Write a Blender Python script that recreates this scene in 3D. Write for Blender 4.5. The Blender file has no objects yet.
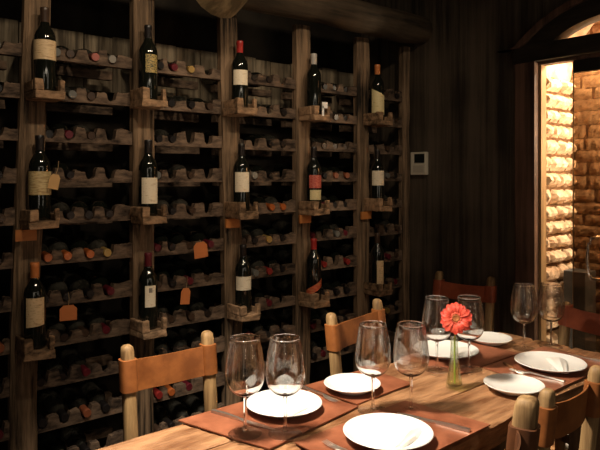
import bpy, math, random
from mathutils import Vector, Matrix
R = random.Random(7)
PI = math.pi
col = bpy.context.scene.collection

# ------------------------------------------------------------ mesh helper
class MB:
    def __init__(self): self.v = []; self.f = []
    def box(self, c, s, rz=0, jit=0, M=None):
        b = len(self.v); cx, cy, cz = c; sx, sy, sz = s
        ca, sa = math.cos(rz), math.sin(rz)
        for z in (-.5, .5):
            for x, y in ((-.5, -.5), (.5, -.5), (.5, .5), (-.5, .5)):
                X = x*sx + R.uniform(-jit, jit); Y = y*sy + R.uniform(-jit, jit); Z = z*sz + R.uniform(-jit, jit)
                p = Vector((cx + X*ca - Y*sa, cy + X*sa + Y*ca, cz + Z))
                self.v.append(tuple(M @ p if M else p))
        for q in ((0, 3, 2, 1), (4, 5, 6, 7), (0, 1, 5, 4), (1, 2, 6, 5), (2, 3, 7, 6), (3, 0, 4, 7)):
            self.f.append(tuple(b + i for i in q))
    def box2(self, x0, x1, y0, y1, z0, z1, jit=0):
        self.box(((x0+x1)/2, (y0+y1)/2, (z0+z1)/2), (x1-x0, y1-y0, z1-z0), 0, jit)
    def lathe(self, prof, n=24, M=None):
        b = len(self.v); rings = []
        for r, z in prof:
            if r < 1e-6:
                rings.append([len(self.v)]); p = Vector((0, 0, z)); self.v.append(tuple(M @ p if M else p))
            else:
                ids = []
                for i in range(n):
                    a = 2*PI*i/n; p = Vector((r*math.cos(a), r*math.sin(a), z))
                    ids.append(len(self.v)); self.v.append(tuple(M @ p if M else p))
                rings.append(ids)
        for A, B in zip(rings, rings[1:]):
            for i in range(n):
                j = (i+1) % n
                if len(A) == 1 and len(B) == 1: continue
                if len(A) == 1: self.f.append((A[0], B[j], B[i]))
                elif len(B) == 1: self.f.append((A[i], A[j], B[0]))
                else: self.f.append((A[i], A[j], B[j], B[i]))
    def tube(self, pts, rad, n=10, sq=0):
        pts = [Vector(p) for p in pts]; rings = []
        up0 = Vector((.123, .2, 1)).normalized()
        for k, p in enumerate(pts):
            t = (pts[min(k+1, len(pts)-1)] - pts[max(k-1, 0)]).normalized()
            u = up0 if abs(t.dot(up0)) < .9 else Vector((1, 0, 0))
            a = t.cross(u).normalized(); b_ = t.cross(a).normalized()
            r = rad[k] if isinstance(rad, (list, tuple)) else rad
            ids = []
            for i in range(n):
                q = 2*PI*i/n; ids.append(len(self.v)); self.v.append(tuple(p + (a*math.cos(q) + b_*math.sin(q))*r))
            rings.append(ids)
        for A, B in zip(rings, rings[1:]):
            for i in range(n):
                j = (i+1) % n; self.f.append((A[i], A[j], B[j], B[i]))
        self.f.append(tuple(reversed(rings[0]))); self.f.append(tuple(rings[-1]))
    def loft(self, secs, closed_ends=True):
        rings = []
        for s in secs:
            ids = []
            for p in s: ids.append(len(self.v)); self.v.append(tuple(p))
            rings.append(ids)
        n = len(rings[0])
        for A, B in zip(rings, rings[1:]):
            for i in range(n):
                j = (i+1) % n; self.f.append((A[i], A[j], B[j], B[i]))
        if closed_ends: self.f.append(tuple(reversed(rings[0]))); self.f.append(tuple(rings[-1]))
    def prism(self, poly, h0, h1, axis):
        """polygon (2D list) extruded along axis: 'y' -> poly is (x,z); 'z' -> (x,y)"""
        b = len(self.v); n = len(poly)
        for h in (h0, h1):
            for p, q in poly: self.v.append((p, h, q) if axis == 'y' else (p, q, h))
        for i in range(n):
            j = (i+1) % n; self.f.append((b+i, b+j, b+n+j, b+n+i))
        self.f.append(tuple(b+i for i in reversed(range(n)))); self.f.append(tuple(b+n+i for i in range(n)))
    def build(self, name, mat, parent=None, smooth=False, bevel=0, loc=None, seg=2, angle=None):
        me = bpy.data.meshes.new(name); me.from_pydata(self.v, [], self.f); me.update()
        import bmesh
        bm = bmesh.new(); bm.from_mesh(me); bmesh.ops.recalc_face_normals(bm, faces=bm.faces)
        if bevel:
            bmesh.ops.bevel(bm, geom=[e for e in bm.edges if e.calc_face_angle(0) > .5], offset=bevel, segments=seg, affect='EDGES', profile=.6)
        for f_ in bm.faces: f_.smooth = smooth
        if smooth:
            for e in bm.edges:
                if e.calc_face_angle(0) > (angle or .9): e.smooth = False
        bm.to_mesh(me); bm.free()
        o = bpy.data.objects.new(name, me); col.objects.link(o); me.materials.append(mat)
        if parent: o.parent = parent
        if loc: o.location = loc
        return o

def tag(o, label=None, cat=None, group=None, kind=None):
    if label: o['label'] = label
    if cat: o['category'] = cat
    if group: o['group'] = group
    if kind: o['kind'] = kind
    return o
def empty(name, loc=(0, 0, 0), rot=(0, 0, 0)):
    o = bpy.data.objects.new(name, None); o.empty_display_size = .05; col.objects.link(o); o.location = loc; o.rotation_euler = rot
    return o
def dup(root):
    r = root.copy(); col.objects.link(r)
    for ch in list(root.children):
        c = ch.copy(); col.objects.link(c); c.parent = r
    return r

# ------------------------------------------------------------ materials
def mat(name):
    m = bpy.data.materials.new(name); m.use_nodes = True
    n = m.node_tree.nodes; return m, n, m.node_tree.links, n['Principled BSDF']
def plain(name, c, rough=.5, metal=0, spec=.5, coat=0):
    m, n, l, p = mat(name)
    p.inputs['Base Color'].default_value = (*c, 1); p.inputs['Roughness'].default_value = rough
    p.inputs['Metallic'].default_value = metal; p.inputs['Specular IOR Level'].default_value = spec
    p.inputs['Coat Weight'].default_value = coat
    return m
def wood(name, c1, c2, scale=(1, 1, 1), nscale=14, rough=.6, bump=.4, spec=.4, detail=8, dist=.004, spots=0):
    """grain stretched along the axis that has the smallest scale value"""
    m, n, l, p = mat(name)
    tc = n.new('ShaderNodeTexCoord'); oi = n.new('ShaderNodeObjectInfo'); ad = n.new('ShaderNodeVectorMath'); ad.operation = 'ADD'
    ml = n.new('ShaderNodeMath'); ml.operation = 'MULTIPLY'; ml.inputs[1].default_value = 37.0
    l.new(oi.outputs['Random'], ml.inputs[0]); l.new(tc.outputs['Object'], ad.inputs[0]); l.new(ml.outputs[0], ad.inputs[1])
    mp = n.new('ShaderNodeMapping'); mp.inputs['Scale'].default_value = scale; l.new(ad.outputs[0], mp.inputs['Vector'])
    ns = n.new('ShaderNodeTexNoise'); ns.inputs['Scale'].default_value = nscale; ns.inputs['Detail'].default_value = detail; ns.inputs['Roughness'].default_value = .65
    l.new(mp.outputs[0], ns.inputs['Vector'])
    n2 = n.new('ShaderNodeTexNoise'); n2.inputs['Scale'].default_value = 3.0; n2.inputs['Detail'].default_value = 3
    l.new(ad.outputs[0], n2.inputs['Vector'])
    mx = n.new('ShaderNodeMath'); mx.operation = 'MULTIPLY_ADD'; mx.inputs[1].default_value = .5; l.new(n2.outputs['Fac'], mx.inputs[0]); l.new(ns.outputs['Fac'], mx.inputs[2])
    cr = n.new('ShaderNodeValToRGB'); cr.color_ramp.elements[0].position = .59; cr.color_ramp.elements[1].position = .91
    cr.color_ramp.elements[0].color = (*c1, 1); cr.color_ramp.elements[1].color = (*c2, 1)
    l.new(mx.outputs[0], cr.inputs['Fac']); l.new(cr.outputs['Color'], p.inputs['Base Color'])
    bp = n.new('ShaderNodeBump'); bp.inputs['Strength'].default_value = bump; bp.inputs['Distance'].default_value = dist
    l.new(ns.outputs['Fac'], bp.inputs['Height']); l.new(bp.outputs['Normal'], p.inputs['Normal'])
    p.inputs['Roughness'].default_value = rough; p.inputs['Specular IOR Level'].default_value = spec
    return m
def mottled(name, c1, c2, nscale=30, rough=.5, bump=.2, spec=.5, dist=.002):
    return wood(name, c1, c2, (1, 1, 1), nscale, rough, bump, spec, 5, dist)
def glass(name, c=(1, 1, 1), ior=1.45, rough=0, thin=0, zr=None):
    """clear glass; thin = share of the wall that passes light straight through, as a thin pane does"""
    m, n, l, p = mat(name)
    p.inputs['Base Color'].default_value = (*c, 1); p.inputs['Transmission Weight'].default_value = 1
    p.inputs['IOR'].default_value = ior; p.inputs['Roughness'].default_value = rough
    if thin:
        t = n.new('ShaderNodeBsdfTransparent'); g = n.new('ShaderNodeBsdfGlossy'); g.inputs['Roughness'].default_value = .02
        t.inputs['Color'].default_value = (*[.5+.5*q for q in c], 1)
        fr = n.new('ShaderNodeFresnel'); fr.inputs['IOR'].default_value = ior
        ge = n.new('ShaderNodeNewGeometry'); om = n.new('ShaderNodeMath'); om.operation = 'SUBTRACT'; om.inputs[0].default_value = 1; l.new(ge.outputs['Backfacing'], om.inputs[1])
        fm = n.new('ShaderNodeMath'); fm.operation = 'MULTIPLY'; l.new(fr.outputs[0], fm.inputs[0]); l.new(om.outputs[0], fm.inputs[1])
        m1 = n.new('ShaderNodeMixShader'); l.new(fm.outputs[0], m1.inputs[0]); l.new(t.outputs[0], m1.inputs[1]); l.new(g.outputs[0], m1.inputs[2])
        m2 = n.new('ShaderNodeMixShader'); m2.inputs[0].default_value = thin
        if zr:
            tc = n.new('ShaderNodeTexCoord'); sx = n.new('ShaderNodeSeparateXYZ'); mr = n.new('ShaderNodeMapRange')
            l.new(tc.outputs['Object'], sx.inputs[0]); l.new(sx.outputs['Z'], mr.inputs['Value'])
            mr.inputs['From Min'].default_value, mr.inputs['From Max'].default_value = zr; mr.inputs['To Min'].default_value = 0; mr.inputs['To Max'].default_value = thin
            lt = n.new('ShaderNodeMath'); lt.operation = 'LESS_THAN'; lt.inputs[1].default_value = .2545; l.new(sx.outputs['Z'], lt.inputs[0])
            mm = n.new('ShaderNodeMath'); mm.operation = 'MULTIPLY'; l.new(lt.outputs[0], mm.inputs[0]); l.new(mr.outputs[0], mm.inputs[1]); l.new(mm.outputs[0], m2.inputs[0])
        l.new(p.outputs[0], m2.inputs[1]); l.new(m1.outputs[0], m2.inputs[2])
        l.new(m2.outputs[0], n['Material Output'].inputs['Surface'])
    return m
def labelmat(name, paper, ink, freq=60, thr=.62):
    """paper with rows of faint illegible print"""
    m, n, l, p = mat(name)
    tc = n.new('ShaderNodeTexCoord'); mp = n.new('ShaderNodeMapping'); mp.inputs['Scale'].default_value = (1.2, 1.2, 9)
    l.new(tc.outputs['Generated'], mp.inputs['Vector'])
    ns = n.new('ShaderNodeTexNoise'); ns.inputs['Scale'].default_value = freq/20; ns.inputs['Detail'].default_value = 4; l.new(mp.outputs[0], ns.inputs['Vector'])
    cr = n.new('ShaderNodeValToRGB'); cr.color_ramp.elements[0].position = thr-.1; cr.color_ramp.elements[1].position = thr+.06
    cr.color_ramp.elements[0].color = (*paper, 1); cr.color_ramp.elements[1].color = (*ink, 1)
    l.new(ns.outputs['Fac'], cr.inputs['Fac']); l.new(cr.outputs['Color'], p.inputs['Base Color']); p.inputs['Roughness'].default_value = .6
    return m

M = {}
M['post'] = wood('post_wood', (.010, .007, .0045), (.25, .165, .10), (1, 1, .05), 50, .75, 1.0, .2, dist=.01)
M['rail'] = wood('rail_wood', (.018, .012, .009), (.18, .122, .084), (1, .3, 1), 45, .8, .8, .2)
M['ledge'] = wood('ledge_wood', (.06, .036, .02), (.38, .235, .135), (1, .5, 1), 40, .75, 1.0, .2, dist=.006)
M['board'] = wood('back_board', (.06, .048, .034), (.32, .26, .18), (1, 1, .07), 30, .85, .6, .15)
M['plate_tag'] = wood('orange_board', (.30, .10, .025), (.50, .19, .05), (1, .2, 1), 20, .6, .2)
M['beam'] = wood('beam_wood', (.10, .07, .035), (.36, .26, .14), (.08, 1, 1), 20, .8, .8, .2)
M['log'] = wood('log_wood', (.015, .011, .007), (.075, .052, .032), (1, .08, 1), 20, .8, .8, .2)
M['panel'] = wood('dark_panel', (.022, .017, .012), (.095, .073, .052), (1, 1, .04), 24, .65, .5, .3)
M['dark'] = wood('dark_plaster', (.010, .008, .006), (.022, .017, .012), (1, 1, 1), 6, .8, .2, .2)
M['floor'] = mottled('floor_tile', (.03, .018, .012), (.08, .045, .028), 8, .5, .2)
M['frame'] = wood('door_frame_wood', (.035, .019, .012), (.16, .09, .06), (1, 1, .05), 26, .6, .5, .3)
M['frame_dark'] = wood('arch_wood', (.008, .006, .004), (.035, .026, .018), (.2, 1, 1), 22, .6, .4, .3)
M['jamb'] = wood('jamb_wood', (.22, .13, .06), (.42, .27, .13), (1, 1, .05), 26, .6, .3, .3)
M['brick'] = mottled('rough_brick', (.46, .29, .18), (.80, .63, .44), 22, .9, 1.0, .15, .008)
M['brick_dim'] = mottled('dimmed_brick', (.24, .14, .075), (.42, .27, .15), 22, .9, 1.0, .15, .008)  # brick darkened: the far wall's dim light is put into the colour
M['mortar'] = mottled('brick_mortar', (.10, .05, .025), (.18, .10, .05), 30, .95, .6, .1)
M['vault'] = mottled('vault_brick', (.40, .21, .12), (.66, .40, .26), 18, .9, .8, .15, .006)
M['bottle'] = plain('dark_bottle_glass', (.006, .007, .005), .07, 0, .6, .3)
M['bottle_dusty'] = mottled('dusty_bottle_glass', (.010, .010, .008), (.045, .042, .035), 25, .22, .05)
M['tabletop'] = wood('table_wood', (.19, .078, .032), (.54, .29, .145), (1, .16, 1), 34, .34, 1.0, .5, dist=.012)
M['tableleg'] = wood('table_leg_wood', (.09, .045, .02), (.25, .14, .07), (1, 1, .1), 24, .6, .5)
M['mat'] = wood('mat_leather', (.17, .050, .022), (.38, .135, .068), (1, 1, 1), 9, .40, .25, .5)
M['chairwood'] = wood('chair_wood', (.13, .07, .028), (.46, .29, .13), (1, 1, .06), 34, .6, .5)
M['leather'] = wood('tan_leather', (.17, .052, .012), (.36, .125, .032), (1, 1, 1), 8, .55, .12, .4)
M['leather_shaded'] = wood('shaded_leather', (.05, .018, .007), (.14, .05, .018), (1, 1, 1), 8, .55, .12, .4)  # chair leather darkened: shade below the thick post put into its colour
M['leather_dim'] = wood('dim_leather', (.22, .048, .020), (.42, .10, .042), (1, 1, 1), 8, .55, .12, .4)  # leather reddened: dim light at the far end put into its colour
M['china'] = plain('white_china', (.86, .85, .82), .18, 0, .5)
M['linen'] = plain('white_linen', (.82, .80, .76), .9)
M['glass'] = glass('clear_glass'); M['foot'] = glass('foot_glass', thin=.5); M['bowl'] = glass('bowl_glass', thin=.4, zr=(.132, .150))
M['vase'] = glass('vase_glass', (.93, .98, .88), thin=.8)
M['water'] = glass('vase_water', (.90, .95, .68), 1.33, thin=.8)
M['steel'] = plain('steel', (.80, .75, .68), .38, 1)
M['knifewood'] = plain('knife_wood', (.22, .09, .035), .45)
M['chrome'] = plain('chrome', (.8, .76, .7), .12, 1)
M['black'] = plain('black_metal', (.012, .011, .010), .4)
M['petal'] = mottled('petal_red', (.62, .035, .022), (.80, .12, .07), 60, .5, .1)
M['petal_in'] = plain('petal_salmon', (.78, .15, .09), .5)
M['disc'] = mottled('flower_disc', (.22, .06, .015), (.62, .22, .06), 300, .8, .5)
M['stem'] = plain('stem_green', (.34, .42, .08), .5)
M['door_glass'] = glass('tinted_door_glass', (.37, .29, .21), 1.45)
M['slate'] = mottled('slate_grey', (.06, .06, .062), (.12, .115, .11), 12, .6, .2)
M['plastic'] = plain('ivory_plastic', (.58, .53, .43), .45)
M['screen'] = plain('screen_dark', (.012, .014, .012), .2)
M['buttons'] = plain('ivory_buttons', (.46, .42, .34), .5)
M['lab_beige'] = labelmat('label_beige', (.62, .46, .27), (.36, .23, .12))
M['lab_gold'] = labelmat('label_gold', (.52, .41, .21), (.30, .20, .08), 60, .56)
M['lab_white'] = labelmat('label_white', (.72, .63, .48), (.48, .36, .22), 60, .66)
M['lab_cream'] = labelmat('label_cream', (.62, .52, .28), (.42, .32, .14), 60, .66)
M['lab_red'] = labelmat('label_red', (.36, .03, .022), (.52, .16, .11), 80, .52)
M['lab_orange'] = labelmat('label_orange', (.46, .07, .03), (.55, .25, .09), 60, .6)
M['lab_dark'] = labelmat('label_dark_gold', (.035, .045, .022), (.42, .30, .10), 60, .50)
M['emblem'] = plain('label_emblem', (.10, .08, .07), .6)
M['tagpaper'] = plain('orange_tag_paper', (.48, .15, .04), .7)
M['tagbeige'] = plain('beige_tag_paper', (.50, .30, .12), .7)
M['string'] = plain('tag_string', (.30, .2, .1), .8)
CAPC = dict(black=(.012, .010, .010), brown=(.05, .03, .02), copper=(.50, .17, .05), darkred=(.10, .010, .018), red=(.22, .02, .018), silver=(.13, .13, .12), tin=(.42, .40, .37),
            orange=(.38, .10, .025), gold=(.34, .22, .07), white=(.24, .22, .19), rust=(.24, .075, .035), scarlet=(.34, .025, .022), pink=(.36, .12, .10))
CAP = {k: plain('capsule_'+k, v, .35, 0, .5) for k, v in CAPC.items()}

# ------------------------------------------------------------ layout constants
RX = -2.40                      # front of the wine rack
BY = 2.90                       # back wall
SP = .4435; P0 = .725           # rack posts
posty = [P0 + SP*k for k in range(-1, 5)]
PW = .095
def post_y(i, z):
    """centre of post i at height z: the first leans, the third a little"""
    y = posty[i]; z = max(z, .78)
    if i == 1: y -= .036*(1.74-z)/.95
    if i == 0: y -= .030*(1.74-z)/.95
    if i == 3: y += .014*(1.5-z)/.7
    return y
def railz(k): return 1.90 - .1575*k
TOPZ = 2.23

# ------------------------------------------------------------ setting
def struct(o): return tag(o, kind='structure')
b = MB(); b.box2(-2.9, 1.6, -1.3, 3.35, -.06, 0); struct(b.build('floor', M['floor']))
b = MB(); b.box2(-2.9, 1.6, -1.3, BY+.06, 2.78, 2.86); struct(b.build('ceiling', M['dark']))
b = MB(); b.box2(-2.9, -2.82, -1.3, BY+.06, 0, 2.78); struct(b.build('wall_left', M['dark']))
b = MB(); b.box2(1.5, 1.58, -1.3, BY+.06, 0, 2.78); struct(b.build('wall_right', M['dark']))
b = MB(); b.box2(-2.82, 1.5, -1.38, -1.3, 0, 2.78); struct(b.build('wall_front', M['dark']))
ACX, ACZ, AR, AR2 = -1.202, 1.625, .651, .575
JX0, JX1 = -1.70, -1.592        # left jamb
RJ1, RJ0 = 2*ACX-JX1, 2*ACX-JX0  # right jamb
# back wall: planks left of the door, plain boarding over and right of it
b = MB()
x = -2.82
while x < JX0-.001:
    w = R.uniform(.10, .15); x1 = min(x+w, JX0)
    if JX0-x1 < .05: x1 = JX0
    b.box2(x+.0015, x1-.0015, BY, BY+.05, 0, 2.78, .001); x = x1
b.box2(-2.82, JX0, BY+.045, BY+.06, 0, 2.78)
arc = []
za = 2.06
a0 = math.acos((JX0-ACX)/AR) if abs((JX0-ACX)/AR) < 1 else PI
for i in range(25):
    a = a0 + (PI-2*a0)*i/24 if a0 < PI/2 else a0 - (2*a0-PI)*i/24
    arc.append((ACX + AR*math.cos(a), ACZ + AR*math.sin(a)))
top = arc[0][1]
for (xa, z_a), (xb, z_b) in zip(arc, arc[1:]):
    b.prism([(xa, z_a), (xb, z_b), (xb, 2.78), (xa, 2.78)], BY, BY+.06, 'y')
b.box2(RJ0, 1.5, BY, BY+.06, 0, 2.78)
struct(b.build('wall_back', M['panel']))

# passage behind the door : rough brick
def brick_rows(b, W, H, bh, bl, depth, tf, seed, rough=.006, gap=.010):
    r = random.Random(seed); row = 0; z = 0
    while z < H:
        h = bh*r.uniform(.88, 1.12); x = -r.uniform(0, bl)
        while x < W:
            L = bl*r.uniform(.6, 1.3); x0 = max(x, 0); x1 = min(x+L-.012, W)
            if x1-x0 > .02:
                d = depth*r.uniform(.6, 1.0); nx = max(3, int((x1-x0)/.014)); nz = 4
                grid = []
                for j in range(nz+1):
                    rowv = []
                    for i in range(nx+1):
                        u = i/nx; w = j/nz; ed = min(u*nx, (1-u)*nx, 1.0)*1.0; ez = (0, .75, 1, .75, 0)[j]
                        dd = d*min(ed if ed < 1 else 1, 1)*ez + r.uniform(-rough, rough)*(1 if 0 < j < nz else 0)
                        p = tf(x0+(x1-x0)*u, z+.004+(h-gap)*w + r.uniform(-.003, .003), dd)
                        rowv.append(len(b.v)); b.v.append(p)
                    grid.append(rowv)
                for j in range(nz):
                    for i in range(nx): b.f.append((grid[j][i], grid[j][i+1], grid[j+1][i+1], grid[j+1][i]))
            x += L
        z += h; row += 1
FY = 3.27; SX = -1.605; VX = -1.2; VZ = 1.90; VR = .405
b = MB(); b.box2(SX-.08, SX, BY+.06, FY+.06, 0, 1.97)
wl = struct(b.build('wall_passage_left', M['mortar']))
b = MB()
brick_rows(b, FY-(BY+.06), 1.96, .085, .13, .045, lambda u, z, d: (SX+d, BY+.06+u, z), 3, .007, .015)
b.build('brick_face', M['brick'], wl)
b = MB(); b.box2(SX-.08, -.60, FY, FY+.08, 0, 2.42)
wf = struct(b.build('wall_passage_far', M['mortar']))
b = MB()
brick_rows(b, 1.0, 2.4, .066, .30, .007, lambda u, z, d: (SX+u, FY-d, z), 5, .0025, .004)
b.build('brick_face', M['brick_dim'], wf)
b = MB(); b.box2(-.80, -.72, BY+.06, FY, 0, 1.97); struct(b.build('wall_passage_right', M['brick']))
b = MB(); secs = []
n = 28
for y in [BY+.06 + (FY-BY-.06)*i/8 for i in range(9)]:
    s = []
    for i in range(n+1):
        a = PI - PI*i/n; rr = VR + R.uniform(-.004, .004); s.append((VX+rr*math.cos(a), y, VZ+.06+rr*math.sin(a)))
    for i in range(n, -1, -1):
        a = PI - PI*i/n; s.append((VX+(VR+.07)*math.cos(a), y, VZ+.06+(VR+.07)*math.sin(a)))
    secs.append(s)
b.loft(secs); struct(b.build('ceiling_passage', M['vault']))

# door : frame, arch, tinted glass leaf
door = empty('door_1', (ACX, BY, 0)); struct(door)
def dpart(b, name, m, **k):
    b.v = [(x-ACX, y-BY, z) for x, y, z in b.v]
    return b.build(name, m, door, **k)
HZ0, HZ1 = 2.027, 2.113
b = MB(); b.box2(JX0, JX1, BY-.03, BY+.06, 0, HZ0); dpart(b, 'jamb', M['frame'], bevel=.004)
b = MB(); b.box2(RJ1, RJ0, BY-.03, BY+.06, 0, HZ0); dpart(b, 'jamb', M['frame'], bevel=.004)
b = MB(); b.box2(JX1, JX1+.014, BY+.01, BY+.06, 0, HZ0); dpart(b, 'door_stop', M['jamb'])
b = MB(); b.box2(JX0-.01, RJ0+.01, BY-.035, BY+.06, HZ0, HZ1); dpart(b, 'header', M['frame_dark'], bevel=.004)
b = MB(); b.box2(JX1, RJ1, BY+.0, BY+.055, HZ0-.016, HZ0); dpart(b, 'header_trim', M['frame'])
b = MB(); secs = []
for i in range(33):
    a = math.radians(150-120*i/32)
    ca, sa = math.cos(a), math.sin(a)
    secs.append([(ACX+r_*ca, y, max(ACZ+r_*sa, HZ1-.01)) for r_, y in ((AR2, BY-.03), (AR+.035, BY-.03), (AR+.035, BY+.06), (AR2, BY+.06))])
b.loft(secs); dpart(b, 'arch_frame', M['frame_dark'])
b = MB(); secs = []
for i in range(33):
    a = math.radians(150-120*i/32); ca, sa = math.cos(a), math.sin(a)
    secs.append([(ACX+r_*ca, y, max(ACZ+r_*sa, HZ1-.01)) for r_, y in ((AR+.01, BY-.05), (AR+.04, BY-.05), (AR+.04, BY-.03), (AR+.01, BY-.03))])
b.loft(secs); dpart(b, 'arch_moulding', M['frame'])
b = MB(); b.box2(-1.424, RJ1-.01, BY+.028, BY+.038, .02, HZ0-.02); dpart(b, 'glass_leaf', M['door_glass'])
b = MB(); b.box2(-1.427, -1.424, BY+.027, BY+.039, .02, HZ0-.02); dpart(b, 'glass_edge', M['jamb'])
b = MB(); b.box2(-1.418, -1.29, BY+.015, BY+.05, HZ0-.075, HZ0-.016); dpart(b, 'patch_fitting', M['black'], bevel=.003)
b = MB(); b.tube([(-1.275, BY+.027, .975), (-1.295, BY-.01, .975), (-1.312, BY-.028, .980), (-1.322, BY-.033, 1.0), (-1.327, BY-.033, 1.04), (-1.327, BY-.033, 1.09), (-1.322, BY-.031, 1.14), (-1.310, BY-.024, 1.165), (-1.296, BY-.005, 1.172), (-1.29, BY+.027, 1.172)], .0075, 10)
dpart(b, 'handle', M['chrome'], smooth=True)
b = MB(); b.box2(-1.55, -1.435, 3.08, 3.20, 0, .97); o = b.build('pedestal', M['slate'], bevel=.004)
tag(o, 'plain dark grey pedestal standing behind the tinted glass door', 'pedestal')

# round log beam over the rack and a cross beam
b = MB()
pts = [(RX+.075, y, TOPZ+.082) for y in [-.9+.2*i for i in range(20)]]
b.tube([(p[0]+R.uniform(-.006, .006), p[1], p[2]+R.uniform(-.006, .006)) for p in pts], [.085+R.uniform(-.006, .006) for _ in pts], 14)
o = b.build('ceiling_log', M['log'], smooth=True); tag(o, 'long dark round log lying along the top of the wine rack', 'beam')
b = MB(); b.tube([(-2.22+.08*i, 1.40, 2.205+.042*i+R.uniform(-.004, .004)) for i in range(13)], [.112+R.uniform(-.005, .005) for _ in range(13)], 14)
o = b.build('cross_beam', M['beam'], smooth=True); tag(o, 'thick pale round rafter end above the third rack post', 'beam')

# ------------------------------------------------------------ wine rack
rack = empty('wine_rack', (RX, 1.5, 0))
tag(rack, 'tall dark timber wine rack with notched shelves filling the left wall', 'wine rack')
def rpart(b, name, m, **k):
    xs = [v[0] for v in b.v]; ys = [v[1] for v in b.v]; zs = [v[2] for v in b.v]
    c = ((min(xs)+max(xs))/2, (min(ys)+max(ys))/2, (min(zs)+max(zs))/2)
    b.v = [(x-c[0], y-c[1], z-c[2]) for x, y, z in b.v]
    return b.build(name, m, rack, loc=(c[0]-RX, c[1]-1.5, c[2]), **k)
YE = BY-.005
for i in range(7):
    b = MB(); secs = []; w = PW if i < 6 else .06
    for j in range(24):
        z = .0 + TOPZ*j/23; y = post_y(i, z) if i < 6 else YE-.03; jx = R.uniform(-.004, .004); jw = R.uniform(-.005, .005)
        secs.append([(RX-.045, y-w/2, z), (RX-.012+jx, y-w/2+jw*.5, z), (RX+jx, y-w/2+.014+jw*.5, z), (RX+jx*1.2, y, z), (RX+jx, y+w/2-.014+jw, z), (RX-.012+jx, y+w/2+jw*.5, z), (RX-.045, y+w/2, z)])
    b.loft(secs); rpart(b, 'post', M['post'])
def bay_span(i, z): return post_y(i, z)+PW/2+.001, (post_y(i+1, z)-PW/2-.001 if i < 5 else YE-.061)
y = -.1; k = 0
while y < YE:
    w = R.uniform(.10, .15); b = MB(); b.box2(-2.80+R.uniform(0, .006), -2.765+R.uniform(0, .008), y+.002, min(y+w-.002, YE), 1.845, 2.108+R.uniform(-.012, .008), .001); rpart(b, 'back_board', M['board']); y += w  # boards left out below the top row; dark wall there imitates shade
NB = {0: 4, 1: 4, 2: 4, 3: 4, 4: 4, 5: 3}
CELLS = {0: (.365, .445, .525, .600), 1: (.781, .868, .952, 1.034), 2: (1.212, 1.305, 1.396, 1.490), 3: (1.668, 1.752, 1.842, 1.925), 4: (2.125, 2.205, 2.290, 2.368), 5: (2.610, 2.700, 2.785)}
def cell_y(bay, c, k=4):
    y0, y1 = bay_span(bay, railz(k)); y = CELLS[bay][c]
    if bay == 1: y -= .020*(railz(0)-railz(k))
    return min(max(y, y0+.020), y1-.020)
KMAX = {0: 10, 1: 10, 2: 10, 3: 9, 4: 9, 5: 9}
for bay in range(6):
    for k in range(KMAX[bay]+1):
        y0, y1 = bay_span(bay, railz(k))
        z0 = railz(k) + R.uniform(-.004, .004)
        b = MB(); N = 72; tops = []
        hh = [.056+R.uniform(-.012, .009) for _ in range(NB[bay]+1)]
        sl = [R.uniform(-.006, .006) for _ in range(NB[bay]+1)]
        for i in range(N+1):
            y = y0+(y1-y0)*i/N; h = 1; dmin = 9
            for c in range(NB[bay]):
                d = abs(y-cell_y(bay, c, k))
                if d < dmin: dmin = d
            t = sum(y > cell_y(bay, c, k) for c in range(NB[bay])); h = hh[t] + sl[t]*math.sin(y*60)
            if dmin < .024: h = min(h, .0335-math.sqrt(max(0, .0205**2-min(dmin, .0205)**2))*.98 if dmin < .0195 else .0335+(dmin-.0195)*5)
            tops.append((y, max(h+R.uniform(-.002, .002), .012)))
        secs = [[(RX-.050, y, z0), (RX-.018, y, z0), (RX-.018, y, z0+h), (RX-.050, y, z0+h)] for y, h in tops]
        b.loft(secs); rpart(b, 'bottle_rail', M['rail'])
        b = MB(); b.box2(-2.66, -2.62, y0, y1, z0-.022, z0+.013, .002); rpart(b, 'rear_rail', M['rail'])
LEDZ = [railz(1)-.005, railz(4)-.005, railz(7)+.002]
LX0, LX1 = RX, -2.278
POFF = {1: .018, 2: -.012, 3: .006, 4: .012, 5: .042}
def ledge_y(p, lv): return post_y(p, LEDZ[lv]) + POFF[p]
for p in range(1, 6):
    for lv in range(3):
        y = ledge_y(p, lv); z = LEDZ[lv]; b = MB(); j = .004
        e = R.uniform(-.006, .006)
        b.box2(LX0, LX1, y-.056, y+.051, z-.004, z+.026, j)
        b.box2(LX0, LX1-.026, y-.056, y-.041, z+.024, z+.066+e, .003)
        b.box2(LX1-.026, LX1, y-.056, y-.024, z+.024, z+.068+e, .003)
        b.box2(LX0+.02, LX1-.024, y+.0405, y+.050, z+.024, z+.050, .002)
        b.box2(LX1-.024, LX1-.002, y+.034, y+.051, z+.024, z+.070+e, .003)
        rpart(b, 'bottle_ledge', M['ledge'], bevel=.004)
for p, y_off in ((1, -.012), (3, -.01), (4, -.005), (5, .0)):
    b = MB(); y = post_y(p, LEDZ[1])+y_off; z = LEDZ[1]
    b.box2(RX+.008, RX+.02, y-.045, y+.03, z-.050, z-.008, .001); rpart(b, 'orange_plate', M['plate_tag'], bevel=.001)

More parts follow.
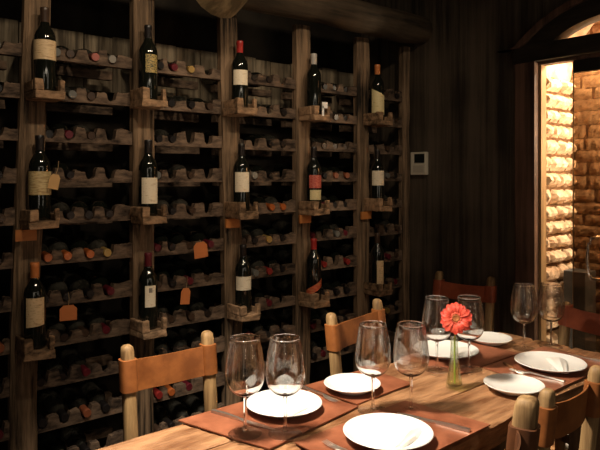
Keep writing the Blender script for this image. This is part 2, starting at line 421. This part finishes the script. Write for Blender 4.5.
# ------------------------------------------------------------ wine bottles
PB = [(0, .006), (.028, .002), (.034, 0), (.0375, .004), (.0385, .012), (.0385, .188), (.0375, .202), (.0335, .216), (.0255, .230), (.0185, .242), (.0155, .254), (.0145, .268), (.0142, .300), (0, .301)]
PC = [(.0147, .252), (.0157, .254), (.0157, .292), (.0164, .293), (.0164, .305), (.0150, .308), (0, .308)]
PS = [(.0149, .282), (.0159, .283), (.0164, .294), (.0164, .305), (.0150, .308), (0, .308)]
def protob(glassm, prof=PC, n=20, capm='black'):
    r = empty('wine_bottle'); b = MB(); b.lathe(PB, n); b.build('bottle_glass', glassm, r, smooth=True)
    b = MB(); b.lathe(prof, n); b.build('capsule', CAP[capm], r, smooth=True); return r
protos = {}
def lying(cap, dusty):
    key = (cap, dusty)
    if key not in protos:
        protos[key] = protob(M['bottle_dusty'] if dusty else M['bottle'], PC, 20, cap); return protos[key]
    return dup(protos[key])
ORD = ['first', 'second', 'third', 'fourth']
ROWN = ['top row', 'second row from top', 'third row from top', 'fourth row from top', 'fifth row from top', 'sixth row from top', 'seventh row from top', 'eighth row from top', 'ninth row from top', 'tenth row from top', 'eleventh row from top']
BAYN = ['left of first post', 'right of first post', 'right of second post', 'right of third post', 'right of fourth post', 'right of fifth post']
# caps seen in the photograph: (bay, row, cell)
SEEN = {(1, 0, 0): 'silver', (1, 0, 2): 'pink', (1, 0, 3): 'white', (1, 0, 1): 'brown', (0, 0, 3): 'silver', (1, 1, 0): 'black', (1, 1, 1): 'silver', (1, 1, 2): 'brown',
        (1, 5, 0): 'orange', (1, 5, 1): 'orange', (1, 5, 2): 'orange', (1, 5, 3): 'gold', (1, 6, 3): 'darkred', (1, 6, 0): 'black', (1, 6, 1): 'black', (1, 6, 2): 'black',
        (2, 0, 0): 'black', (2, 0, 1): 'darkred', (2, 0, 2): 'gold', (2, 1, 0): 'silver', (2, 3, 0): 'silver', (2, 9, 0): 'red', (2, 9, 1): 'orange', (2, 1, 1): 'black', (2, 5, 3): 'darkred',
        (3, 4, 2): 'orange', (3, 4, 3): 'orange', (3, 4, 1): 'black', (3, 5, 2): 'gold', (3, 5, 1): 'black', (3, 3, 1): 'white', (3, 6, 2): 'red', (3, 6, 1): 'silver',
        (4, 3, 2): 'rust', (4, 3, 3): 'rust', (4, 6, 1): 'red', (4, 6, 3): 'red', (4, 5, 2): 'silver', (5, 0, 0): 'white', (5, 3, 1): 'silver', (4, 1, 2): 'brown',
        (1, 9, 2): 'rust', (0, 9, 3): 'darkred', (0, 7, 3): 'rust', (5, 8, 1): 'gold'}
EMPTY = {(1, 1, 3), (2, 3, 1), (2, 3, 3), (2, 4, 3), (3, 2, 1), (3, 3, 3), (4, 1, 0), (4, 2, 0), (1, 3, 3), (2, 0, 3), (4, 0, 0), (2, 2, 3), (5, 1, 2), (5, 4, 0), (3, 0, 3), (2, 9, 3), (1, 2, 3), (4, 4, 0)}
for bay in range(6):
    for k in range(KMAX[bay]+1):
        cells = [c for c in range(NB[bay]) if (bay, k, c) in SEEN or ((bay, k, c) not in EMPTY and R.random() > .06)]
        if bay == 0: cells = [c for c in cells if c >= 2]
        for i, c in enumerate(cells):
            cap = SEEN.get((bay, k, c)) or R.choice(['black', 'black', 'black', 'brown', 'brown', 'black', 'black', 'black', 'darkred'])
            o = lying(cap, R.random() < .5)
            rx = 0 if (bay, k, c) in SEEN else R.uniform(-.022, .002)
            o.location = (-2.712+rx, cell_y(bay, c, k), railz(k)+.063)
            o.rotation_euler = (0, PI/2+math.radians(6.2), R.uniform(-.03, .03))
            nm = {'black': 'black-capped', 'brown': 'brown-capped', 'darkred': 'dark-red-capped', 'red': 'red-capped', 'white': 'white-capped'}.get(cap, cap+'-capped')
            if bay == 0: which = 'rightmost' if i == len(cells)-1 else 'second from right'
            elif i == len(cells)-1 and i > 0: which = 'rightmost'
            else: which = ORD[i]+' from left' if i else 'leftmost'
            tag(o, f'{nm} bottle lying {which} in {ROWN[k]}, {BAYN[bay]}', 'wine bottle', 'bottles lying in the wine rack')

def arcpatch(b, r, z0, z1, half, face, slope=0, n=12, tilt=0):
    """curved paper patch on the bottle: half = half angle, face = facing angle, slope raises one side of the top edge"""
    vs = []
    for t in (0, 1):
        rr = r + (.0004 if t == 0 else .0010)
        for zz in (0, 1):
            row = []
            for i in range(n+1):
                u = -1+2*i/n; a = face + half*u
                z = (z1 + slope*u if zz else z0 + tilt*u); row.append(len(b.v)); b.v.append((rr*math.cos(a), rr*math.sin(a), z))
            vs.append(row)
    for i in range(n):
        b.f.append((vs[2][i], vs[2][i+1], vs[3][i+1], vs[3][i]))
        b.f.append((vs[0][i+1], vs[0][i], vs[1][i], vs[1][i+1]))
        b.f.append((vs[3][i], vs[3][i+1], vs[1][i+1], vs[1][i])); b.f.append((vs[2][i+1], vs[2][i], vs[0][i], vs[0][i+1]))
    b.f.append((vs[0][0], vs[2][0], vs[3][0], vs[1][0])); b.f.append((vs[2][n], vs[0][n], vs[1][n], vs[3][n]))
LV = ['top', 'middle', 'bottom']
# post, level : capsule, [(rel z0, rel z1, half angle deg, facing offset deg, mat, slope, tilt)], label
H_ = .312
HERO = {
 (1, 0): ('brown', PC, [(.37, .60, 85, 0, 'lab_beige', 0, 0)], 'standing bottle with wide beige label'),
 (1, 1): ('black', PC, [(.30, .575, 88, 0, 'lab_gold', 0, 0)], 'standing bottle with wide golden label'),
 (1, 2): ('copper', PC, [(.27, .60, 50, 4, 'lab_beige', 0, .004)], 'standing copper-capped bottle with tall beige label'),
 (2, 0): ('black', PC, [(.36, .60, 40, 25, 'lab_dark', 0, 0)], 'standing bottle with dark green and gold label'),
 (2, 1): ('black', PC, [(.16, .50, 55, 15, 'lab_white', 0, 0)], 'standing bottle with tall white label'),
 (2, 2): ('darkred', PC, [(.30, .58, 33, 15, 'lab_white', 0, 0)], 'standing dark-red-capped bottle with narrow white label'),
 (3, 0): ('scarlet', PC, [(.34, .56, 55, 10, 'lab_white', 0, 0)], 'standing red-capped bottle with white label'),
 (3, 1): ('black', PC, [(.29, .58, 55, 8, 'lab_white', 0, 0)], 'standing black-capped bottle with square white label'),
 (3, 2): ('black', PC, [(.34, .54, 62, 8, 'lab_white', 0, 0)], 'standing black-capped bottle with low wide white label'),
 (4, 0): ('tin', PC, [], 'standing silver-capped bottle without a visible label'),
 (4, 1): ('black', PC, [(.33, .54, 55, 20, 'lab_red', 0, 0), (.14, .30, 48, 20, 'lab_cream', 0, 0)], 'standing bottle with red label above a white label'),
 (4, 2): ('scarlet', PC, [(.14, .26, 78, 5, 'lab_orange', .03, .03)], 'standing red-capped bottle with slanted red and orange label'),
 (5, 0): ('copper', PC, [(.10, .50, 62, 10, 'lab_cream', -.02, 0)], 'standing copper-capped bottle with tall yellowish label'),
 (5, 1): ('black', PC, [(.36, .62, 58, 10, 'lab_white', 0, 0)], 'standing bottle with small cream label'),
 (5, 2): ('brown', PC, [(.10, .52, 32, 28, 'lab_beige', 0, 0)], 'standing bottle with tall narrow beige label'),
}
POSTN = ['', 'first', 'second', 'third', 'fourth', 'fifth']
for (p, lv), (cap, prof, labs, txt) in HERO.items():
    x, y = -2.346, ledge_y(p, lv); z = LEDZ[lv]+.0262
    r = empty('wine_bottle', (x, y, z)); sc = H_/.308
    b = MB(); b.lathe([(q[0], q[1]*sc) for q in PB], 32); b.build('bottle_glass', M['bottle'], r, smooth=True)
    b = MB(); b.lathe([(q[0], q[1]*sc) for q in prof], 24); b.build('capsule', CAP[cap], r, smooth=True)
    f0 = math.atan2(-y, -x)       # labels are turned towards the dining table
    for z0, z1, half, off, m, slope, tilt in labs:
        b = MB(); arcpatch(b, .0385, z0*H_, z1*H_, math.radians(half), f0+math.radians(off), slope, 14, tilt); o = b.build('paper_label', M[m], r, smooth=True)
        tag(o, {'lab_red': 'red paper label', 'lab_orange': 'slanted red and orange label', 'lab_dark': 'dark green and gold label'}.get(m, 'pale paper label'))
    if (p, lv) == (2, 2):
        b = MB()
        for q in (-.12, .0, .12): arcpatch(b, .0394, .49*H_, .55*H_, .045, f0+.26+q, 0, 4)
        b.build('label_emblem', M['emblem'], o)
    tag(r, f'{txt}, {LV[lv]} ledge of {POSTN[p]} rack post', 'wine bottle', 'bottles standing on the rack ledges')

# hanging tags
def hang_tag(x, y, z, w, h, m, label, rx=0, sl=.05):
    r = empty('neck_tag', (x, y, z), (rx, 0, R.uniform(-.3, .1)))
    b = MB(); b.loft([[(t, -w*.28, 0), (t, w*.28, 0), (t, w/2, -h*.22), (t, w/2, -h), (t, -w/2, -h), (t, -w/2, -h*.22)] for t in (0, .0015)]); b.build('tag_card', m, r)
    b = MB(); b.tube([(.001, 0, -.004), (0, .003, sl*.5), (0, 0, sl)], .0011, 5); b.build('tag_string', M['string'], r)
    tag(r, label, 'tag', 'price tags hanging from bottle necks')
hang_tag(-2.368, cell_y(1, 1, 6)-.012, railz(6)+.005, .062, .058, M['tagpaper'], 'small orange tag hanging below seventh row, right of first post')
hang_tag(-2.362, 1.412, railz(5)+.05, .066, .070, M['tagpaper'], 'large orange tag hanging in sixth row, right of second post', .1, .01)
hang_tag(-2.366, 1.345, railz(6)+.012, .045, .070, M['tagpaper'], 'long narrow orange tag hanging below the large orange tag', -.1)
hang_tag(-2.292, posty[1]+.040, LEDZ[1]+.030+.165, .036, .055, M['tagbeige'], 'beige paper tag hanging beside the golden bottle label', -.2, .05)
b = MB(); b.box((0, 0, 0), (.003, .035, .03)); b.box((0, -.012, -.03), (.003, .012, .05))
o = b.build('price_card', M['china'], loc=(-2.2735, posty[4]+.022, LEDZ[0]+.072)); tag(o, 'small white card on ledge below the unlabelled silver-capped bottle', 'card')

# thermostat
th = empty('thermostat', (-2.33, BY, 1.530)); tag(th, 'small ivory thermostat with dark screen on the dark plank wall', 'thermostat')
b = MB(); b.box((0, -.013, 0), (.115, .026, .135)); b.build('housing', M['plastic'], th, bevel=.005)
b = MB(); b.box((.012, -.0275, .030), (.072, .004, .052)); b.build('screen', M['screen'], th)
b = MB(); b.box((.005, -.0275, -.032), (.080, .003, .042)); b.build('keypad', M['buttons'], th)

# ------------------------------------------------------------ table
TZ = .75; TX0, TX1, TY0, TY1 = -1.565, -.985, .30, 2.50
table = empty('dining_table', ((TX0+TX1)/2, 1.4, 0))
tag(table, 'long rough reddish-brown wooden dining table set for a meal', 'dining table')
tox, toy = (TX0+TX1)/2, 1.4
from mathutils import noise as mnoise
seams = [TX0, -1.385, -1.215, TX1]
def seam(i, y):
    if i == 0: return TX0 + .012*mnoise.noise((y*1.6, 3.1, 0)) + .005*mnoise.noise((y*7, 1, 0))
    if i == 3: return TX1 + .010*mnoise.noise((y*1.9, 8.1, 0)) + .006*mnoise.noise((y*8, 2, 0))
    return seams[i] + .022*mnoise.noise((y*2.2, i*5.3, 0))
for i in range(3):
    b = MB(); secs = []; NX = 22; NY = 150; g = .0022
    for j in range(NY+1):
        y = TY0+(TY1-TY0)*j/NY + (R.uniform(-.004, .004) if j in (0, NY) else 0)
        xa = seam(i, y)+(g if i else 0); xb = seam(i+1, y)-(g if i < 2 else 0); s = []
        for q in range(NX+1):
            u = q/NX; x = xa+(xb-xa)*u
            ed = min(q, NX-q)
            z = TZ - .003 + .0030*mnoise.noise((x*16, y*4, i*4)) + .0024*mnoise.noise((x*45, y*9, i)) - .0015 - (.006 if ed == 0 else .0012 if ed == 1 else 0)
            s.append((x-tox, y-toy, min(z, TZ-.0006)))
        th_ = .075
        s += [(xb-tox, y-toy, TZ-.04), (xb-tox-.008, y-toy, TZ-th_), (xa-tox+.008, y-toy, TZ-th_), (xa-tox, y-toy, TZ-.04)]
        secs.append(s)
    b.loft(secs); b.build('tabletop_plank', M['tabletop'], table, smooth=True, angle=.8)
for x in (TX0+.10, TX1-.10):
    for y in (TY0+.14, TY1-.18):
        b = MB(); b.box((x-tox, y-toy, .3375), (.085, .085, .675)); b.build('leg', M['tableleg'], table, bevel=.006)
for y in (TY0+.14, TY1-.18):
    b = MB(); b.box((0, y-toy, .60), (.36, .05, .08)); b.build('cross_rail', M['tableleg'], table)

# leather mats
def placemat(corners, label, z=TZ):
    n = 22; vs = {}; b = MB(); (ax, ay), (bx, by), (cx, cy), (dx, dy) = corners
    secs = []
    for j in range(n+1):
        v = j/n; top = []; bot = []
        for i in range(n+1):
            u = i/n
            x = (ax*(1-u)+bx*u)*(1-v)+(dx*(1-u)+cx*u)*v; y = (ay*(1-u)+by*u)*(1-v)+(dy*(1-u)+cy*u)*v
            w = .0012*(1+mnoise.noise((x*6, y*6, 2)))*.5
            top.append((x, y, z+.0034+w)); bot.append((x, y, z+.0002+w*.3))
        secs.append(top+bot[::-1])
    b.loft(secs); o = b.build('placemat', M['mat'], smooth=True, angle=.8); tag(o, label, 'placemat', 'reddish leather placemats')
placemat([(-1.572, .868), (-1.255, .955), (-1.315, 1.34), (-1.575, 1.30)], 'reddish leather placemat at near left corner, under the two nearest glasses')
placemat([(-1.562, 1.335), (-1.33, 1.35), (-1.345, 1.63), (-1.555, 1.63)], 'reddish leather placemat under the small plate before the second chair')
placemat([(-1.245, 1.03), (-.968, 1.03), (-.978, 1.525), (-1.255, 1.485)], 'reddish leather placemat under the large front plate')
placemat([(-1.565, 1.80), (-1.30, 1.83), (-1.30, 2.23), (-1.56, 2.22)], 'dark reddish leather placemat under the plate behind the flower')
placemat([(-1.29, 1.965), (-1.0, 1.93), (-1.0, 2.38), (-1.29, 2.40)], 'dark reddish leather placemat under the far right plate')
MT = TZ+.0047

# plates, napkins, cutlery, glasses
def plate_prof(Rr): return [(0, .004), (Rr*.50, .004), (Rr*.52, 0), (Rr*.57, 0), (Rr*.60, .004), (Rr*.80, .0115), (Rr*.985, .0215), (Rr, .0235), (Rr*.985, .0250), (Rr*.80, .0155), (Rr*.62, .0085), (0, .0075)]
def plate(x, y, z, Rr, label, name='dinner_plate'):
    b = MB(); b.lathe(plate_prof(Rr), 64); o = b.build(name, M['china'], smooth=True, loc=(x, y, z)); tag(o, label, 'plate', 'white plates on the table'); return o
plate(-1.097, 1.229, MT, .119, 'large white plate nearest the camera, holding a napkin')
plate(-1.436, 1.147, MT, .114, 'white plate behind the two nearest glasses')
plate(-1.428, 1.426, MT, .093, 'small empty white plate in front of the second leather chair', 'side_plate')
plate(-1.474, 1.990, MT, .125, 'white plate behind the red flower and its two glasses')
plate(-1.47, 2.288, TZ, .090, 'greyish small plate at the far left end of table', 'side_plate')
plate(-1.091, 1.837, TZ, .096, 'small empty white plate on right, nearest the bark-edged chair', 'side_plate')
plate(-1.129, 2.145, MT, .124, 'large white plate at far right holding a folded napkin')
def napkin(x, y, z, rz, label, L=.15, W=.062):
    b = MB(); secs = []; N = 16
    for i in range(N+1):
        u = i/N; xx = -L/2+L*u; w = W*(.35+.65*u)*.5; h = .007+.006*math.sin(PI*u)
        s = []
        for q in range(9):
            t = -1+2*q/8; s.append((xx, w*t, .001+h*(1-abs(t)**3)*(1+.25*math.sin(7*t+3*u))))
        s += [(xx, w*.9, 0), (xx, -w*.9, 0)]
        secs.append(s)
    b.loft(secs); o = b.build('napkin', M['linen'], smooth=True, loc=(x, y, z)); o.rotation_euler = (0, 0, rz)
    tag(o, label, 'napkin', 'folded white napkins')
napkin(-1.052, 1.262, MT+.0088, 1.9, 'folded white napkin on the large front plate')
napkin(-1.398, 1.178, MT+.0088, 1.9, 'folded white napkin on plate behind the two nearest glasses')
napkin(-1.435, 2.015, MT+.0088, 1.9, 'folded white napkin on plate behind the red flower')
napkin(-1.098, 2.160, MT+.0088, 2.2, 'folded white napkin on the far right plate', .17, .08)
def knife(p, q, z, label, hm='steel'):
    p = Vector((*p, z)); q = Vector((*q, z)); L = (q-p).length; a = math.atan2(q.y-p.y, q.x-p.x)
    r = empty('table_knife', p, (0, 0, a)); h = L*.45
    b = MB(); b.loft([[(x, -w, .0), (x, w, .0), (x, w*.8, t), (x, -w*.8, t)] for x, w, t in ((0, .007, .007), (h*.5, .0062, .008), (h, .0045, .006))]); b.build('handle', M[hm], r, smooth=False)
    b = MB(); b.loft([[(x, -w, .0005), (x, w*.9, .0005), (x, w*.9, t), (x, -w, t)] for x, w, t in ((h, .004, .005), (h+.02, .008, .003), (L*.85, .009, .0025), (L, .002, .002))]); b.build('blade', M['steel'], r)
    tag(r, label, 'knife')
def fork(p, q, z, label):
    p = Vector((*p, z)); q = Vector((*q, z)); L = (q-p).length; a = math.atan2(q.y-p.y, q.x-p.x)
    r = empty('table_fork', p, (0, 0, a)); h = L*.62
    b = MB(); b.loft([[(x, -w, z_), (x, w, z_), (x, w*.8, z_+t), (x, -w*.8, z_+t)] for x, w, z_, t in ((0, .008, 0, .004), (h*.5, .005, .002, .004), (h, .003, .006, .004), (L*.74, .010, .003, .002))]); b.build('handle', M['steel'], r)
    b = MB()
    for t in (-.0085, -.0028, .0028, .0085): b.tube([(L*.735, t*.9, .004), (L*.85, t, .003), (L, t*.9, .006)], [.0014, .0014, .0007], 6)
    b.build('tines', M['steel'], r)
    tag(r, label, 'fork')
knife((-1.560, .975), (-1.335, 1.035), MT, 'steel knife lying left of the nearest glasses, behind the placemat edge')
fork((-1.56, 1.318), (-1.37, 1.305), MT, 'steel fork half hidden behind plate with the two nearest glasses')
knife((-.985, 1.437), (-1.200, 1.385), MT, 'bright steel knife right of the large front plate')
fork((-.985, 1.085), (-1.19, 1.085), MT, 'steel fork at the bottom edge, left of the large front plate')
fork((-1.02, 2.035), (-1.205, 2.000), MT, 'steel fork between the two right-hand plates')
knife((-1.262, 2.058), (-1.10, 1.955), MT, 'wooden-handled knife lying behind the small right plate', 'knifewood')
knife((-.985, 2.355), (-1.17, 2.365), MT, 'steel knife beyond the far right plate, at the edge of picture')
BOUT = [(0, .1045), (.0075, .1035), (.020, .1075), (.0355, .1170), (.0470, .1320), (.0530, .1520), (.0533, .1720), (.0503, .2020), (.0453, .2340), (.0404, .2580), (.0412, .2600), (.0400, .2615), (.0386, .2600), (.0391, .2580), (.0441, .2340), (.0491, .2020), (.0521, .1720), (.0518, .1528), (.0459, .1334), (.0348, .1192), (.0195, .1112), (0, .1088)]
def subdiv(p, n=3):
    out = []
    for i in range(len(p)-1):
        p0 = p[max(i-1, 0)]; p1 = p[i]; p2 = p[i+1]; p3 = p[min(i+2, len(p)-1)]
        for k in range(n):
            t = k/n
            out.append(tuple(.5*((2*p1[d])+(-p0[d]+p2[d])*t+(2*p0[d]-5*p1[d]+4*p2[d]-p3[d])*t*t+(-p0[d]+3*p1[d]-3*p2[d]+p3[d])*t**3) for d in (0, 1)))
    return [(max(r, 0), z) for r, z in out]+[p[-1]]
def make_glass():
    r = empty('wine_glass')
    b = MB(); oo = subdiv(BOUT[:10], 3); ii = subdiv(BOUT[13:], 3); b.lathe(oo+BOUT[10:13]+ii, 48); b.build('bowl', M['bowl'], r, smooth=True, angle=2.5)
    b = MB(); b.lathe([(0, .0088), (.0070, .0090), (.0050, .016), (.0042, .03), (.0039, .06), (.0042, .092), (.0056, .1030), (0, .1046)], 20); b.build('stem', M['glass'], r, smooth=True, angle=2.5)
    b = MB(); b.lathe([(0, .0003), (.043, .0003), (.0452, .0006), (.0460, .0016), (.0452, .0028), (.0435, .0030), (.028, .0042), (.014, .0065), (.0072, .0090), (0, .0090)], 48); b.build('foot', M['foot'], r, smooth=True, angle=2.5)
    return r
g0 = make_glass()
GL = [(-1.368, .958, MT, 'left one of the two nearest wine glasses'), (-1.298, 1.041, MT, 'right one of the two nearest wine glasses, before a plate'),
      (-1.266, 1.352, TZ, 'left one of the two wine glasses behind the large front plate'), (-1.193, 1.439, TZ, 'right one of the two wine glasses behind the large front plate'),
      (-1.376, 1.804, MT, 'wine glass just left of the red flower'), (-1.308, 1.902, MT, 'wine glass behind and right of the red flower'),
      (-1.327, 2.310, TZ, 'far wine glass standing before the dark door frame'), (-1.271, 2.422, TZ, 'farthest wine glass, standing before the bright brick strip')]
for i, (x, y, z, lab) in enumerate(GL):
    o = g0 if i == 0 else dup(g0); o.location = (x, y, z); o.rotation_euler = (0, 0, i*.4); tag(o, 'empty '+lab, 'wine glass', 'pairs of wine glasses')

# vase with gerbera
VXY = (-1.235, 1.712)
v = empty('bud_vase', (*VXY, TZ)); tag(v, 'slim clear glass bud vase in the middle of the table', 'vase')
ov = subdiv([(0, .0005), (.025, .0005), (.0275, .004), (.0255, .02), (.0205, .05), (.0155, .09), (.0125, .13), (.0125, .150), (.0145, .168)], 2)
iv = subdiv([(.0132, .168), (.0112, .150), (.0112, .13), (.0140, .09), (.0188, .05), (.0235, .022), (.0230, .010), (0, .008)], 2)
b = MB(); b.lathe(ov+iv, 40); b.build('vase_body', M['vase'], v, smooth=True, angle=2.5)
b = MB(); b.lathe([(0, .0085), (.0226, .0105), (.0231, .022), (.0185, .05), (.0150, .078), (0, .078)], 32); b.build('water', M['water'], v, smooth=True)
hd = Vector((-1.219, 1.700, .985)); to = (Vector((0, 0, 1.45))-hd); to.z *= .7; to.normalize()
fl = empty('gerbera_flower', (*VXY, TZ)); tag(fl, 'bright coral red gerbera flower standing in the bud vase', 'flower')
base = Vector((*VXY, TZ)); c = hd-base
b = MB(); b.tube([(.006, -.006, .016), (.001, 0, .08), (0, .002, .16), c*.9-to*.012, c-to*.004], [.0030, .0029, .0028, .0032, .005], 10); b.build('stem', M['stem'], fl, smooth=True)
Q = to.to_track_quat('Z', 'Y').to_matrix().to_4x4(); T = Matrix.Translation(c) @ Q
def petals(n, r0, r1, w, lift, ph, name, m):
    b = MB()
    for i in range(n):
        a = ph+2*PI*i/n+R.uniform(-.06, .06); L = r1*R.uniform(.92, 1.06); rot = Matrix.Rotation(a, 4, 'Z'); secs = []
        lf = lift+R.uniform(-.004, .004)
        for k in range(8):
            u = k/7; x = r0+(L-r0)*u; ww = w*(.45+1.1*u-.0*u)*(1 if u < .75 else math.sqrt(max(.04, 1-((u-.75)/.25)**2*.95))); zz = lf*math.sin(u*2.2)-.004*u*u
            secs.append([T @ rot @ Vector(p) for p in ((x, -ww, zz+.0022), (x, 0, zz), (x, ww, zz+.0022), (x, ww*.8, zz+.0012), (x, 0, zz-.001), (x, -ww*.8, zz+.0012))])
        b.loft(secs)
    b.build(name, m, fl, smooth=True)
petals(20, .010, .0515, .0068, .006, 0, 'outer_petals', M['petal'])
petals(18, .009, .044, .0060, .012, .16, 'inner_petals', M['petal'])
petals(26, .008, .0205, .0022, .010, .3, 'ray_ring', M['petal_in'])
b = MB(); b.lathe([(.0135, .002), (.0130, .009), (.010, .011), (.005, .009), (0, .0085)], 24, T); o = b.build('flower_disc', M['disc'], fl, smooth=True)

# ------------------------------------------------------------ chairs
def chair(pl, pr, forward, h, label, leather='leather', rad=.021, bow=.03, strap=(.045, .100), seat=True, group='leather and wood dining chairs'):
    """pl, pr: the two back posts (x, y); forward: +1 / -1 picks the sitter side"""
    A = Vector((*pl, 0)); B = Vector((*pr, 0)); mid = (A+B)/2; w = (B-A).length; ang = math.atan2(B.y-A.y, B.x-A.x)
    r = empty('dining_chair', mid, (0, 0, ang)); f = forward   # local x: along the back, local +y*f: sitter side
    D = .33
    for s in (-1, 1):
        b = MB(); secs = []
        for z, k in ((0, .8), (.2, .95), (.45, 1.05), (.7, 1.0), (h-.05, .98), (h-.02, .95), (h-.006, .82), (h, .5)):
            q = rad*k; ring = []
            for i in range(12):
                a = 2*PI*i/12; ca, sa = math.cos(a), math.sin(a); e = .6
                lean = f*.05*(1-max(0, z-.45)/.45)
                ring.append((s*w/2+q*math.copysign(abs(ca)**e, ca), lean+q*math.copysign(abs(sa)**e, sa), z))
            secs.append(ring)
        b.loft(secs); b.build('back_post', M['chairwood'], r, smooth=True)
        b = MB(); b.box((s*w/2, f*D, .225), (.036, .036, .45)); b.build('front_leg', M['chairwood'], r, bevel=.005)
        b = MB(); b.box((s*w/2, f*D/2-f*.0, .43), (.026, D, .032)); b.build('side_rail', M['chairwood'], r, bevel=.004)
        b = MB(); b.box((s*w/2, f*D/2, .16), (.022, D, .024)); b.build('stretcher', M['chairwood'], r, bevel=.004)
    b = MB(); b.box((0, f*D, .40), (w, .022, .03)); b.build('front_rail', M['chairwood'], r, bevel=.004)
    # sling seat
    b = MB(); secs = []
    for i in range(13):
        x = -w/2-.016+(w+.032)*i/12; z = .450-.03*(1-(2*i/12-1)**2)
        secs.append([(x, f*.05, z), (x, f*(D+.01), z), (x, f*(D+.01), z+.005), (x, f*.05, z+.005)])
    b.loft(secs); b.build('seat', M[leather], r, smooth=True, angle=.8)
    # back strap: wraps round both posts, sheet on the sitter side, bowed backwards
    b = MB(); z1 = h-strap[0]; z0 = z1-strap[1]; q = rad+.003; NZ = 4
    for s in (-1, 1):
        secs = []
        for zz, gr in ((z0-.001, 0), (z0, .003), (z1, .003), (z1+.001, 0)):
            lean = f*.05*(1-(zz-.45)/.45)
            ring = []
            for i in range(20):
                a = 2*PI*i/20; ca, sa = math.cos(a), math.sin(a); e = .6
                ring.append((s*w/2+(q+gr)*math.copysign(abs(ca)**e, ca), lean+(q+gr)*math.copysign(abs(sa)**e, sa), zz))
            secs.append(ring)
        b.loft(secs)
    secs = []
    for i in range(25):
        u = -1+2*i/24; x = u*w/2; bo = -f*bow*(1-abs(u)**3); sag = .010*(1-u*u); th = .005
        s = []
        for zz in (z0-sag, (z0+z1)/2-sag, z1-sag):
            lean = f*.05*(1-(zz-.45)/.45); s.append((x, lean+f*(q+.001)+bo, zz))
        s2 = [(p[0], p[1]-f*th, p[2]) for p in reversed(s)]
        secs.append(s+s2)
    b.loft(secs); b.build('back_strap', M[leather], r, smooth=True, angle=.8)
    tag(r, label, 'chair', group)
    return r
chair((-1.905, .864), (-1.894, 1.161), -1, .90, 'nearest rack-side wooden chair with tan leather back strap')
chair((-1.821, 1.698), (-1.897, 2.052), -1, .90, 'second rack-side wooden chair with tan leather strap, behind the small plate')
chair((-2.083, 2.750), (-1.79, 2.795), -1, .935, 'far wooden chair with leather strap reddened for dim light before the plank wall', 'leather_dim', bow=.01, strap=(.045, .082))
chair((-1.375, 2.765), (-1.04, 2.72), -1, .875, 'leather chair reddened for dim light at table end, before the glass door', 'leather_dim', bow=.005, strap=(.012, .090))
chair((-.806, 1.52), (-.812, 1.814), 1, .90, 'camera-side wooden chair with orange leather strap at right edge', bow=.03, strap=(.045, .10), rad=.020)
chair((-.70, 1.06), (-.809, 1.427), 1, .90, 'foreground chair with thick rough wooden post and sagging leather strap', 'leather_shaded', bow=.05, rad=.030, strap=(.072, .13))

# ------------------------------------------------------------ lights
def light(kind, name, loc, energy, color, size=.05, target=None, spot=None, blend=.5):
    d = bpy.data.lights.new(name, kind); d.energy = energy; d.color = color
    o = bpy.data.objects.new(name, d); col.objects.link(o); o.location = loc
    if kind == 'AREA': d.size = size
    else: d.shadow_soft_size = size
    if kind == 'SPOT': d.spot_size = math.radians(spot); d.spot_blend = blend
    if target: o.rotation_euler = (Vector(target)-Vector(loc)).to_track_quat('-Z', 'Y').to_euler()
    return o
WARM = (1.0, .79, .55)
light('SPOT', 'table_lamp_light', (-1.45, .75, 2.18), 230, (1.0, .86, .68), .12, (-1.32, 1.20, .75), 80, .5)
for y, e in ((.55, 30), (1.15, 32), (1.75, 29)):
    light('SPOT', 'ceiling_lamp_light', (-.95, y, 2.64), e, WARM, .05, (-2.25, y+.25, 1.95), 86, .95)
o = light('AREA', 'fill_light', (.9, -1.25, 1.25), 4, (1.0, .84, .64), .7, (-1.4, 2.2, 1.1)); o.data.shape = 'RECTANGLE'; o.data.size_y = 1.9  # added fill from behind the camera; the front wall has no doorway
for (x, y, z) in ((1.30, -.75, 1.55), (1.35, 1.75, 1.55)):
    o = light('AREA', 'streak_strip_light', (x, y, z), 2.6, (1.0, .86, .68), .05, (-2.0, 1.2, 1.4)); o.data.shape = 'RECTANGLE'; o.data.size_y = 1.3  # added strips, only for tall streaks on bottles and glasses
for (x, y) in ((1.25, .2), (1.25, .65), (1.25, 1.1)):
    light('POINT', 'glint_light', (x, y, 2.2), 3.2, (1.0, .86, .66), .06)  # added points that give the glasses and bottles small highlights
light('POINT', 'passage_lamp_light', (-1.08, 3.19, 1.70), 34, (1.0, .81, .56), .04)
light('SPOT', 'passage_down_light', (-1.43, 3.14, 2.14), 22, (1.0, .83, .58), .03, (-1.52, 3.14, 1.2), 150, .5)
light('SPOT', 'passage_up_light', (-1.47, 3.02, .06), 18, (1.0, .83, .58), .03, (-1.56, 3.06, 1.0), 140, .5)

# ------------------------------------------------------------ world, camera, view
w = bpy.data.worlds.new('World'); bpy.context.scene.world = w; w.use_nodes = True
w.node_tree.nodes['Background'].inputs['Color'].default_value = (.6, .45, .3, 1); w.node_tree.nodes['Background'].inputs['Strength'].default_value = .01
cd = bpy.data.cameras.new('Camera'); cam = bpy.data.objects.new('Camera', cd); col.objects.link(cam)
cam.location = (0, 0, 1.45); cd.sensor_width = 36; cd.lens = 36*615/600; cd.shift_y = -48/600
cam.rotation_euler = Vector((-.7647, .6442, 0)).to_track_quat('-Z', 'Y').to_euler(); cd.clip_start = .02
sc = bpy.context.scene; sc.camera = cam
sc.view_settings.view_transform = 'Standard'; sc.view_settings.look = 'None'; sc.view_settings.gamma = 1; sc.view_settings.exposure = 0.0
sc.cycles.max_bounces = 14; sc.cycles.transmission_bounces = 12; sc.cycles.glossy_bounces = 5; sc.cycles.diffuse_bounces = 4; sc.cycles.sample_clamp_indirect = 15
